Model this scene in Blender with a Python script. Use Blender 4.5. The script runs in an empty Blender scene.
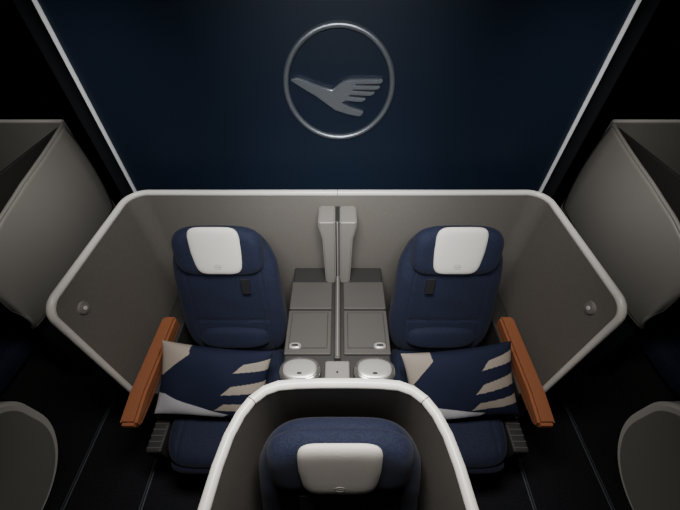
import bpy, bmesh, math
from mathutils import Vector, Matrix
S=bpy.context.scene
C=S.collection
# ---------------- materials ----------------
def mat(name,col,rough=0.6,metal=0.0,nscale=200,bump=0.0,spec=0.5,sheen=0.0,col2=None,cscale=40,weave=0):
    m=bpy.data.materials.new(name); m.use_nodes=True
    nt=m.node_tree; b=nt.nodes['Principled BSDF']
    b.inputs['Base Color'].default_value=(*col,1)
    b.inputs['Roughness'].default_value=rough
    b.inputs['Metallic'].default_value=metal
    b.inputs['Specular IOR Level'].default_value=spec
    if sheen: b.inputs['Sheen Weight'].default_value=sheen
    tc=nt.nodes.new('ShaderNodeTexCoord')
    if col2:
        if weave:
            n=nt.nodes.new('ShaderNodeTexVoronoi'); n.inputs['Scale'].default_value=weave; out=n.outputs['Distance']
        else:
            n=nt.nodes.new('ShaderNodeTexNoise'); n.inputs['Scale'].default_value=cscale; n.inputs['Detail'].default_value=4; out=n.outputs['Fac']
        r=nt.nodes.new('ShaderNodeValToRGB')
        r.color_ramp.elements[0].position=.3 if not weave else .15; r.color_ramp.elements[1].position=.65
        r.color_ramp.elements[0].color=(*(col2 if weave else col),1); r.color_ramp.elements[1].color=(*(col if weave else col2),1)
        nt.links.new(tc.outputs['Object'],n.inputs['Vector']); nt.links.new(out,r.inputs['Fac'])
        nt.links.new(r.outputs['Color'],b.inputs['Base Color'])
    if bump:
        n=nt.nodes.new('ShaderNodeTexNoise'); n.inputs['Scale'].default_value=nscale; n.inputs['Detail'].default_value=3
        bp=nt.nodes.new('ShaderNodeBump'); bp.inputs['Strength'].default_value=bump; bp.inputs['Distance'].default_value=.002
        nt.links.new(tc.outputs['Object'],n.inputs['Vector']); nt.links.new(n.outputs['Fac'],bp.inputs['Height'])
        nt.links.new(bp.outputs['Normal'],b.inputs['Normal'])
    return m
M={}
M['navywall']=mat('navy_laminate',(0.0082,0.0145,0.029),.42,bump=.15,nscale=350,spec=.35)
M['navy']=mat('navy_upholstery',(0.009,0.0125,0.032),.82,bump=.55,nscale=330,sheen=.05,spec=.28,col2=(0.0165,0.022,0.052),weave=190)
M['shell']=mat('shell_textile',(0.165,0.151,0.134),.62,bump=.3,nscale=420,spec=.4,col2=(0.19,0.175,0.155),cscale=120)
M['panel']=mat('shell_lacquer',(0.32,0.305,0.28),.45,bump=.05,nscale=300)
M['pillar']=mat('pillar_lacquer',(0.23,0.215,0.197),.42,bump=.05,nscale=300,spec=.4)
M['rim']=mat('rim_plastic',(0.82,0.79,0.735),.28)
M['white']=mat('headrest_leather',(0.78,0.745,0.69),.6,bump=.2,nscale=160,spec=.3)
M['orange']=mat('cognac_leather',(0.31,0.112,0.050),.45,bump=.25,nscale=220,spec=.45)
M['console']=mat('console_grey',(0.075,0.07,0.065),.6,bump=.2,nscale=400)
M['consoled']=mat('console_dark',(0.026,0.025,0.024),.6)
M['mid']=mat('grey_plastic',(0.25,0.24,0.225),.45)
M['black']=mat('black_fabric',(0.008,0.008,0.01),.8)
M['metal']=mat('emblem_metal',(0.31,0.33,0.36),.33,metal=.75)
M['silver']=mat('satin_silver',(0.5,0.49,0.47),.25,metal=.85)
M['silver2']=mat('satin_silver_top',(0.60,0.585,0.56),.3,metal=.5)
M['carpet']=mat('dark_carpet',(0.006,0.0065,0.009),.95,bump=.8,nscale=300,spec=.2,col2=(0.020,0.021,0.025),cscale=160)
M['railm']=mat('rail_metal',(0.10,0.115,0.14),.55,metal=.3)
M['dark']=mat('dark_wall',(0.009,0.011,0.015),.7,spec=.3)
M['trim']=mat('trim_aluminium',(0.85,0.87,0.90),.4)
M['ceil']=mat('ceiling_panel',(0.05,0.05,0.055),.8)
# ---------------- helpers ----------------
def empty(name,loc=(0,0,0),rot=(0,0,0)):
    e=bpy.data.objects.new(name,None); C.objects.link(e); e.location=loc; e.rotation_euler=rot; e.empty_display_size=.1; return e
def fin(name,me,m,parent=None,loc=(0,0,0),rot=(0,0,0),smooth=True):
    o=bpy.data.objects.new(name,me); C.objects.link(o)
    if m: me.materials.append(M[m] if isinstance(m,str) else m)
    o.location=loc; o.rotation_euler=rot
    if parent: o.parent=parent
    if smooth:
        for p in me.polygons: p.use_smooth=True
    return o
def box(name,x0,x1,y0,y1,z0,z1,m,parent=None,bev=.006,seg=3,taper=None,rot=(0,0,0)):
    cx,cy,cz=(x0+x1)/2,(y0+y1)/2,(z0+z1)/2
    bm=bmesh.new(); bmesh.ops.create_cube(bm,size=1)
    for v in bm.verts:
        v.co=Vector((v.co.x*(x1-x0),v.co.y*(y1-y0),v.co.z*(z1-z0)))
        if taper and v.co.z<0: v.co.x*=taper
    if bev: bmesh.ops.bevel(bm,geom=bm.edges[:],offset=min(bev,.49*min(x1-x0,y1-y0,z1-z0)),segments=seg,affect='EDGES',profile=.5)
    me=bpy.data.meshes.new(name); bm.to_mesh(me); bm.free()
    o=fin(name,me,m,parent,(cx,cy,cz),rot,smooth=False)
    if bev:
        for p in me.polygons: p.use_smooth=True
        wn=o.modifiers.new('wn','WEIGHTED_NORMAL'); wn.keep_sharp=False; wn.weight=100
    return o
def puff(name,w,h,tf,tb,m,parent=None,loc=(0,0,0),rot=(0,0,0),n=5,N=40,em=5,wf=None,bump=None):
    """padded slab in local XZ plane, front faces -Y. w,h full sizes; tf/tb front/back thickness"""
    vs=[];fs=[]
    def c(s): return math.sin(s*math.pi/2)
    for side in (0,1):
        for j in range(N+1):
            for i in range(N+1):
                u=c(-1+2*i/N); v=c(-1+2*j/N); r=max(abs(u),abs(v))
                if r>1e-6:
                    du,dv=abs(u/r),abs(v/r); k=1/((du**n+dv**n)**(1/n))
                else: k=1
                U,V=u*k,v*k
                e=math.sqrt(max(0,1-r**em))
                ww=w*(wf(V) if wf else 1)
                y=-tf*e if side==0 else tb*e
                if bump and side==0: y-=bump(U,V)*e
                vs.append((U*ww/2,y,V*h/2))
    K=(N+1)**2
    for side in (0,1):
        for j in range(N):
            for i in range(N):
                a=side*K+j*(N+1)+i; q=(a,a+1,a+N+2,a+N+1)
                fs.append(q if side==0 else q[::-1])
    me=bpy.data.meshes.new(name); me.from_pydata(vs,[],fs)
    bm=bmesh.new(); bm.from_mesh(me); bmesh.ops.remove_doubles(bm,verts=bm.verts,dist=1e-5); bm.to_mesh(me); bm.free()
    return fin(name,me,m,parent,loc,rot)
def tube(name,pts,r,m,parent=None,cyc=False,loc=(0,0,0)):
    cu=bpy.data.curves.new(name,'CURVE'); cu.dimensions='3D'; cu.bevel_depth=r; cu.bevel_resolution=5; cu.use_fill_caps=True
    sp=cu.splines.new('POLY'); sp.points.add(len(pts)-1)
    for i,p in enumerate(pts): sp.points[i].co=(*p,1)
    sp.use_cyclic_u=cyc; sp.use_smooth=True
    o=bpy.data.objects.new(name,cu); C.objects.link(o); cu.materials.append(M[m])
    dg=bpy.context.evaluated_depsgraph_get(); me=bpy.data.meshes.new_from_object(o.evaluated_get(dg))
    bpy.data.objects.remove(o)
    o=bpy.data.objects.new(name,me); C.objects.link(o); o.location=loc
    if parent:o.parent=parent
    for p in me.polygons: p.use_smooth=True
    return o
def ribbon(name,path,th,m,parent=None):
    n=len(path); L=[];R=[]
    for i,p in enumerate(path):
        a=path[max(0,i-1)];b=path[min(n-1,i+1)]
        d=Vector((b[0]-a[0],b[1]-a[1]))
        if d.length<1e-6: d=Vector((0,1))
        d.normalize(); nn=Vector((-d.y,d.x))*th/2
        L.append((p[0]+nn.x,p[1]+nn.y)); R.append((p[0]-nn.x,p[1]-nn.y))
    vs=[];fs=[]
    for i,p in enumerate(path):
        vs+=[(*L[i],p[2]),(*L[i],p[3]),(*R[i],p[3]),(*R[i],p[2])]
    for i in range(n-1):
        a=4*i;b=a+4
        for k in range(4):
            k2=(k+1)%4; fs.append((a+k,a+k2,b+k2,b+k))
    fs.append((3,2,1,0)); e=4*(n-1); fs.append((e,e+1,e+2,e+3))
    me=bpy.data.meshes.new(name); me.from_pydata(vs,[],fs)
    bm=bmesh.new(); bm.from_mesh(me); bmesh.ops.recalc_face_normals(bm,faces=bm.faces); bm.to_mesh(me); bm.free()
    o=fin(name,me,m,parent)
    me.set_sharp_from_angle(angle=math.radians(35))
    return o
def arc(cx,cy,r,a0,a1,n=10):
    return [(cx+r*math.cos(math.radians(a0+(a1-a0)*i/n)),cy+r*math.sin(math.radians(a0+(a1-a0)*i/n))) for i in range(n+1)]
def prism(name,poly,y0,y1,m,parent=None,bev=.002,loc=(0,0,0),rot=(0,0,0),axis='Y',seg=2):
    bm=bmesh.new()
    def P(a,b,t): return (a,t,b) if axis=='Y' else ((t,a,b) if axis=='X' else (a,b,t))
    v=[bm.verts.new(P(a,b,y0)) for a,b in poly]; f=bm.faces.new(v)
    r=bmesh.ops.extrude_face_region(bm,geom=[f])
    for e in r['geom']:
        if isinstance(e,bmesh.types.BMVert):
            e.co=Vector(P(*( (e.co.x,e.co.z) if axis=='Y' else ((e.co.y,e.co.z) if axis=='X' else (e.co.x,e.co.y))),y1))
    bmesh.ops.recalc_face_normals(bm,faces=bm.faces)
    if bev: bmesh.ops.bevel(bm,geom=[e for e in bm.edges if e.is_manifold and e.calc_face_angle(0)>.5],offset=bev,segments=seg,affect='EDGES')
    me=bpy.data.meshes.new(name); bm.to_mesh(me); bm.free()
    o=fin(name,me,m,parent,loc,rot)
    me.set_sharp_from_angle(angle=math.radians(30))
    return o
# ---------------- room ----------------
box('floor',-2.9,2.9,-1.6,3.0,-.05,0,'carpet',bev=0)
box('ceiling',-2.9,2.9,-1.6,3.0,2.42,2.47,'ceil',bev=0)
box('wall_left',-2.95,-2.9,-1.6,3.0,0,2.42,'dark',bev=0)
box('wall_right',2.9,2.95,-1.6,3.0,0,2.42,'dark',bev=0)
box('wall_far',-2.9,2.9,2.95,3.0,0,2.42,'dark',bev=0)
box('wall_near',-2.9,2.9,-1.65,-1.6,0,2.42,'dark',bev=0)
box('wall_bulkhead',-1.078,1.078,1.5,1.56,0,2.42,'navywall',bev=0)
box('trim_1',-1.088,-1.076,1.486,1.57,0,2.42,'trim',bev=.003)
box('trim_2',1.076,1.088,1.486,1.57,0,2.42,'trim',bev=.003)
box('wall_galley_left',-1.22,-1.12,1.56,1.75,0,2.42,'dark',bev=.01)
box('wall_galley_right',1.12,1.22,1.56,1.75,0,2.42,'dark',bev=.01)
for x in (-1.41,-1.01,1.01,1.41):
    rr=empty('floor_rail',(x,0,0))
    box('track',-.009,.009,-1.5,2.9,0,.006,'railm',rr,bev=.002)
    box('slot',-.003,.003,-1.5,2.9,.004,.0075,'black',rr,bev=0)
for sx in (-1,1):
    e=empty('wall_screw',(sx*.98,1.5,2.07))
    bm=bmesh.new(); bmesh.ops.create_cone(bm,cap_ends=True,segments=20,radius1=.010,radius2=.008,depth=.005)
    me=bpy.data.meshes.new('head'); bm.to_mesh(me); bm.free(); fin('head',me,'metal',e,(0,-.002,0),(math.pi/2,0,0),False)
    box('slot',-.005,.005,-.006,-.0045,-.001,.001,'black',e,bev=0)
# ---------------- emblem ----------------
em=empty('crane_wall_emblem',(0.008,1.5,1.622))
R=.222
tube('ring',[(R*math.cos(2*math.pi*i/96),-.008,R*math.sin(2*math.pi*i/96)) for i in range(96)],.012,'metal',em,cyc=True)
def ep(px,py): return ((px-339)/55*R,(81-py)/55*R)
outer=[(289,73.5),(296,71.5),(302,73),(312,77),(322,80.5),(332,83),(337,79),(343,75),(350,73),(384,72.8),(383,76.8),(356,77.6),(354,78.6),(382,79),(380,82.8),(354,82.8),(352,83.8),(377,85.2),(373,89),(350,88.0),(348,89.5),(368,91.5),(364,95.5),(346,94),(341,96),(350,100.5),(366,105.5),(362,111),(349,108.5),(335,104),(325,97),(315,89.5),(304,83),(296,78)]
prism('crane',[ep(*p) for p in outer],-.024,.0,'metal',em,bev=.0040,seg=3)
# ---------------- shells ----------------
def shell(name,half,rimr,th,zb,inner_m='shell',seams=()):
    e=empty(name)
    full=half+[(-x,y,z) for x,y,z in half[::-1][1:]]
    ribbon('wall',[(x,y,zb,z) for x,y,z in full],th,inner_m,e)
    rim=[(x,y,z) for x,y,z in full]
    f=full[0]; l=full[-1]
    rim=[(f[0],f[1],zb)]+rim+[(l[0],l[1],zb)]
    tube('rim',rim,rimr,'rim',e)
    for i in seams:
        for s in (-1,1):
            a=Vector(half[i]);b=Vector(half[i-1]); a.x*=s;b.x*=s; d=(b-a).normalized()*.0012
            tube('rim_joint',[tuple(a-d),tuple(a+d)],rimr+.0006,'consoled',e)
    return e
ZT=1.195
half=[]
for i in range(9):
    a=math.radians(180-90*i/8); r=.06
    half.append((-.992,.66+r+r*math.cos(a),ZT-r+r*math.sin(a)))
for k in range(1,6): half.append((-.992,.72+(1.215-.72)*k/6,ZT))
for x,y in arc(-.902,1.247,.09,180,90,14): half.append((x,y,ZT))
half.append((-.5,1.337,ZT)); half.append((0,1.337,ZT))
ms=shell('double_seat_privacy_shell',half,.0145,.026,.02,seams=(len(half)-1,))
for sx in (-1,1):
    for rr,dp,m in ((.027,.008,'pillar'),(.022,.010,'mid'),(.009,.013,'rim')):
        bm=bmesh.new(); bmesh.ops.create_cone(bm,cap_ends=True,segments=40,radius1=rr,radius2=rr*.9,depth=dp)
        me=bpy.data.meshes.new('latch'); bm.to_mesh(me); bm.free()
        fin('latch_disc',me,m,ms,(sx*(.979-dp/2),.755,1.075),(0,-sx*math.pi/2,0),False)
hp=[(-.330,-.55),(-.327,-.3),(-.319,-.1),(-.307,.10),(-.297,.2),(-.284,.27)]
hp+= [(-.265,.322),(-.241,.360),(-.209,.387),(-.172,.401),(-.12,.406),(-.05,.408),(0,.408)]
fsh=shell('single_seat_privacy_shell',[(x,y,ZT) for x,y in hp],.0145,.026,.02,seams=(7,))
fsh.location.x=.008
# ---------------- seats ----------------
def seat(x,y,tab=1):
    e=empty('aircraft_seat',(x,y,0))
    lean=math.radians(-15)
    def wf(v): return .90+.10*min(1,max(0,(0.9-v)/1.3))-.10*max(0,v-.55)/.45
    def bb(u,v):
        b=.018*math.exp(-((v+.62)/.22)**2)*(1-abs(u)**3)
        b+=.020*max(0,abs(u)-.55)/.45*(1 if v<.35 else max(0,1-(v-.35)*4))
        b-=.008*math.exp(-((v+.30)/.018)**2)*(1 if abs(u)<.70 else 0)
        b-=.008*math.exp(-((abs(u)-.70)/.020)**2)*(1 if v<.40 else max(0,1-(v-.4)*6))
        b+=.0018*math.sin(7*u+5*v+2*math.sin(4*v))*math.cos(6*v-3*u)
        return b
    puff('backrest',.53,.755,.055,.06,'navy',e,(0,1.025,.797),(lean,0,0),n=4.5,wf=wf,bump=bb,em=8,N=130)
    def hb(u,v): return .030*max(0,abs(u)-.5)/.5
    puff('headrest',.40,.25,.042,.03,'navy',e,(0,1.060,1.078),(lean,0,0),n=3.6,bump=hb,em=6)
    hc=puff('headrest_cover',.222,.235,.016,.012,'white',e,(0,1.027,1.108),(lean,0,0),n=5.5,em=8,wf=lambda v:1.0-.10*max(0,-v))
    tube('cover_mark',[(.014*math.cos(t*math.pi/12),-.0165,.011*math.sin(t*math.pi/12)-.070) for t in range(24)],.0009,'mid',hc,cyc=True)
    box('mark_bar',-.008,.010,-.0172,-.016,-.0715,-.0695,'mid',hc,bev=0)
    box('pull_tab',tab*.10-.02,tab*.10+.02,.978,.983,.88,.965,'black',e,bev=.004,rot=(lean,0,0))
    puff('lumbar_cushion',.36,.13,.045,.03,'navy',e,(0,.915,.60),(math.radians(-28),0,0),n=3,em=4)
    def sb(u,v): return .016*abs(u)**3-.006*math.exp(-((abs(u)-.72)/.02)**2)
    puff('seat_cushion',.53,.60,.07,.06,'navy',e,(0,.66,.40),(math.radians(-90),0,0),n=5,bump=sb,em=9,N=80)
    puff('leg_rest',.50,.30,.05,.05,'navy',e,(0,.405,.26),(math.radians(6),0,0),n=5,em=7)
    box('base',-.22,.22,.45,1.1,.0,.36,'consoled',e,bev=.01)
    return e
SX=.530
seat(-SX+.004,0,1); seat(SX,0,-1); seat(0.012,-.815,-1)
seat(-2.02,.25); seat(2.02,.25)
# ---------------- armrests ----------------
for sx in (-1,1):
    a=empty('leather_armrest',(sx*.885,0,0))
    box('pedestal',-.045,.055,.62,1.28,0.0,.585,'consoled',a,bev=.01)
    prof=[(.47,.64),(.465,.60),(.49,.578),(.60,.57),(1.0,.57),(1.0,.655),(.6,.660)]
    prism('pad',prof,-.036,.038,'orange',a,bev=.012,axis='X')
    box('pad_seam',-.0373,.0393,.50,.99,.607,.6085,'consoled',a,bev=0)
    p,q=sorted((-sx*.078,-sx*.005))
    box('ribbed_support',p,q,.42,.60,.30,.42,'consoled',a,bev=.01)
    for k in range(6): box('rib',p+.004,q-.004,.435+k*.026,.442+k*.026,.418,.423,'console',a,bev=.002)
# ---------------- centre console ----------------
cc=empty('centre_console')
box('body',-.25,.25,.60,1.31,0,.69,'consoled',cc,bev=.01)
for sx in (-1,1):
    a,b=sorted((sx*.03,sx*.25))
    box('lid',a,b,.755,1.00,.685,.705,'console',cc,bev=.006)
    box('rear_lid',a,b,1.01,1.19,.685,.705,'console',cc,bev=.006)
    box('lid_inlay',a+.018,b-.018,.785,.985,.7035,.7065,'consoled',cc,bev=.001)
    box('lid_inlay_top',a+.021,b-.021,.788,.982,.7045,.708,'console',cc,bev=.001)
    c=sx*.20
    puff('latch',.058,.036,.010,.008,'silver2',cc,(c,.795,.708),(math.radians(-90),0,0),n=2.6,N=16,em=4)
    puff('latch_slot',.034,.014,.004,.002,'consoled',cc,(c,.795,.7165),(math.radians(-90),0,0),n=2.5,N=12,em=4)
    puff('tray_knob',.182,.122,.022,.02,'silver',cc,(sx*.163,.662,.732),(math.radians(-90),0,0),n=2.5,N=40,em=6)
    puff('tray_knob_inlay',.146,.090,.006,.002,'silver2',cc,(sx*.163,.662,.7515),(math.radians(-90),0,0),n=2.5,N=30,em=5)
    puff('tray_knob_base',.15,.10,.02,.03,'mid',cc,(sx*.163,.668,.70),(math.radians(-90),0,0),n=3.2,N=24,em=10)
    puff('knob_button',.022,.010,.003,.002,'consoled',cc,(sx*.163,.640,.757),(math.radians(-90),0,0),n=2.5,N=12,em=4)
box('divider_fin',-.013,.013,.72,1.21,.68,.735,'console',cc,bev=.005)
box('fin_line',-.003,.003,.73,1.20,.733,.738,'mid',cc,bev=.001)
box('front_block',-.055,.055,.605,.71,.66,.735,'mid',cc,bev=.01)
box('front_block_port',-.004,.004,.65,.66,.734,.737,'black',cc,bev=.001)
for sx in (-1,1):
    i0,i1=sx*.010,sx*.090; t=sx*.066
    poly=[(i0,.69),(t,.69),(sx*.074,1.02),(i1,1.10),(i1,1.135),(i0,1.135)]
    prism('pillar_leaf',poly,1.19,1.32,'pillar',cc,bev=.008,seg=3)
box('pillar_core',-.012,.012,1.205,1.32,.69,1.128,'consoled',cc,bev=.003)
box('pillar_strip',-.004,.004,1.196,1.21,.69,1.125,'mid',cc,bev=.001)
# ---------------- throw pillows ----------------
def inpoly(x,y,P):
    c=False;j=len(P)-1
    for i in range(len(P)):
        if (P[i][1]>y)!=(P[j][1]>y) and x<(P[j][0]-P[i][0])*(y-P[i][1])/(P[j][1]-P[i][1])+P[i][0]: c=not c
        j=i
    return c
BEI=(.31,.27,.23); NAV=(.010,.0135,.034); WHI=(.46,.46,.49); GRY=(.20,.22,.28)
pats=[([(-1.1,1.1),(-.48,1.1),(-.46,.80),(-.93,.15),(-1.1,.2)],BEI),
 ([(1.1,.84),(.52,.66),(.36,.42),(1.1,.54)],BEI),
 ([(1.1,.24),(.36,.08),(.20,-.16),(1.1,-.06)],BEI),
 ([(1.1,-.34),(.26,-.42),(.10,-.64),(1.1,-.60)],BEI),
 ([(-1.1,-.34),(-.80,-.32),(.34,-.78),(.10,-1.1),(-1.1,-1.1)],WHI),
 ([(-.9,-1.1),(-.6,-.78),(.2,-.95),(.2,-1.1)],GRY)]
def colf(U,V):
    for P,c in pats:
        if inpoly(U,V,P): return c
    return NAV
pm=mat('pillow_print',(.5,.5,.5),.85,bump=.4,nscale=600,spec=.2)
at=pm.node_tree.nodes.new('ShaderNodeAttribute'); at.attribute_name='Col'
pm.node_tree.links.new(at.outputs['Color'],pm.node_tree.nodes['Principled BSDF'].inputs['Base Color'])
def pillow(x,y,z,rot):
    vs=[];fs=[];cs=[]; NX,NY=260,180; W,H=.50,.34
    me=bpy.data.meshes.new('throw_pillow')
    for side in (0,1):
        for j in range(NY+1):
            for i in range(NX+1):
                u=math.sin((-1+2*i/NX)*math.pi/2); v=math.sin((-1+2*j/NY)*math.pi/2)
                e=((1-u**2)*(1-v**2)); t=.066*max(0,e)**.42
                px=u*W/2*(1-.07*(1-v*v)*abs(u)**2); pz=v*H/2*(1-.09*(1-u*u)*abs(v)**2)
                t*=1+.05*math.sin(5*u+3*v)
                t+=.004*e**.5*math.sin(9*u+2*v*v)*abs(v)
                vs.append((px,-t if side==0 else t,pz)); cs.append(colf(u,v))
    K=(NX+1)*(NY+1)
    for side in (0,1):
        for j in range(NY):
            for i in range(NX):
                a=side*K+j*(NX+1)+i; q=(a,a+1,a+NX+2,a+NX+1); fs.append(q if side==0 else q[::-1])
    me.from_pydata(vs,[],fs)
    ca=me.color_attributes.new('Col','FLOAT_COLOR','POINT')
    for i,c in enumerate(cs): ca.data[i].color=(*c,1)
    bm=bmesh.new(); bm.from_mesh(me); bmesh.ops.remove_doubles(bm,verts=bm.verts,dist=1e-6); bm.to_mesh(me); bm.free()
    return fin('throw_pillow',me,pm,None,(x,y,z),rot)
pillow(-.565,.655,.632,(math.radians(-44),math.radians(8),math.radians(-2)))
pillow(.562,.650,.627,(math.radians(-44),math.radians(-8),math.radians(3)))
# ---------------- window side seat shells ----------------
def lerp(x,pts):
    for (a,b),(c,d) in zip(pts,pts[1:]):
        if x<=c: return b+(d-b)*max(0,(x-a))/(c-a)
    return pts[-1][1]
Y0=.94; YL=.93
TOP=[(.94,.80),(.945,.93),(.965,1.00),(1.0,1.05),(1.07,1.10),(1.2,1.15),(1.4,1.20),(1.65,1.245),(1.87,1.285)]
BOT=[(.94,.64),(.98,.635),(1.3,.65),(1.87,.69)]
for sx in (-1,1):
    w=empty('window_seat_privacy_shell')
    NA,NB=60,24; vs=[];fs=[]
    def pos(y,t,off=0):
        s=(y-Y0)/YL; z=lerp(y,BOT)+(lerp(y,TOP)-lerp(y,BOT))*t
        bow=.030*(1-(2*t-1)**2)+.02*(1-(2*s-1)**2)
        return (sx*(1.57-bow+off),y,z)
    for j in range(NB+1):
        for i in range(NA+1):
            s=i/NA; vs.append(pos(Y0+YL*s**1.6,j/NB))
    for j in range(NB):
        for i in range(NA):
            a=j*(NA+1)+i; q=(a,a+1,a+NA+2,a+NA+1); fs.append(q if sx<0 else q[::-1])
    me=bpy.data.meshes.new('aisle_panel'); me.from_pydata(vs,[],fs)
    o=fin('aisle_panel',me,'panel',w); so=o.modifiers.new('s','SOLIDIFY'); so.thickness=.016; so.offset=0
    edge=[pos(Y0,t/8) for t in range(8)]+[pos(Y0+YL*(i/40)**1.6,1) for i in range(41)]
    tube('panel_rim',edge,.0095,'panel',w)
    tube('panel_lower_rim',[pos(Y0+YL*(i/40),0) for i in range(41)],.0095,'panel',w)
    a,b=sorted((sx*1.585,sx*1.602))
    box('inner_dark_slab',a,b,1.0,1.855,.62,1.275,'consoled',w,bev=.004)  # dark slab behind the aisle panel, showing above its top edge
    a,b=sorted((sx*1.56,sx*2.6))
    box('rear_panel',a,b,1.86,1.89,.3,1.30,'panel',w,bev=.006)
    tube('rear_rim',[(sx*1.563,1.875,1.30),(sx*2.6,1.875,1.30)],.011,'rim',w)
    a,b=sorted((sx*1.61,sx*1.72))
    box('plinth',a,b,.97,1.84,0,.62,'dark',w,bev=.02)
    a,b=sorted((sx*1.50,sx*1.75))
    c=empty('window_seat_side_console')
    Q=[(-.6,.0)]+arc(.27,.36,.36,-90,0,16)+arc(.42,.47,.21,0,90,12)+[(-.6,.68)]
    Q=[(y*1.0-.015,z) for y,z in Q]
    prism('body',Q,a,b,'rim',c,bev=.018,axis='X',seg=4)
    a,b=sorted((sx*1.494,sx*1.502))
    Q2=[(-.6,.06)]+arc(.25,.36,.325,-90,0,16)+arc(.40,.47,.175,0,90,12)+[(-.6,.645)]
    prism('inset',Q2,a,b,'panel',c,bev=.003,axis='X')
    v=empty('air_vent_grille',(sx*1.84,1.98,1.72))
    box('frame',-.07,.07,-.01,.01,-.05,.05,'rim',v,bev=.004)
    for k in range(5): box('slat',-.058,.058,-.014,-.009,-.038+k*.018,-.030+k*.018,'black',v,bev=0)
    box('mount',-.09,.09,.01,.10,-.07,.70,'dark',v,bev=.004)
# ---------------- lights ----------------
def area(name,loc,target,sx,sy,e,col=(1,1,1),spread=180):
    l=bpy.data.lights.new(name,'AREA'); l.shape='RECTANGLE'; l.size=sx; l.size_y=sy; l.energy=e; l.color=col; l.spread=math.radians(spread)
    o=bpy.data.objects.new(name,l); C.objects.link(o); o.location=loc
    o.rotation_euler=(Vector(target)-Vector(loc)).to_track_quat('-Z','Y').to_euler(); return o
area('ceiling_light_main',(0,.47,2.38),(0,.68,0),.6,.3,10.3,(1,.96,.92),88)
area('added_panel_fill_left',(-.6,.95,2.38),(-1.6,1.55,1.0),.35,.4,2.8,(1,.97,.94),65)  # added fill lamp, brightens the aisle face of the left window shell
area('added_panel_fill_right',(.6,.95,2.38),(1.6,1.55,1.0),.35,.4,2.8,(1,.97,.94),65)  # matching added fill for the right window shell's aisle face
area('added_bulkhead_fill',(0,.1,2.36),(0,1.5,1.2),.8,.3,7.0,(.92,.96,1),70)  # added unseen fill aimed at the bulkhead to lift the navy wall
w=bpy.data.worlds.new('World'); S.world=w; w.use_nodes=True
w.node_tree.nodes['Background'].inputs['Color'].default_value=(.5,.6,.8,1)
w.node_tree.nodes['Background'].inputs['Strength'].default_value=.02
# ---------------- camera ----------------
cd=bpy.data.cameras.new('Camera'); cam=bpy.data.objects.new('Camera',cd); C.objects.link(cam)
cd.lens=337/680*36; cd.sensor_width=36; cd.clip_start=.02
cam.location=(.012,0,2.15); cam.rotation_euler=(math.radians(44),0,0)
S.camera=cam
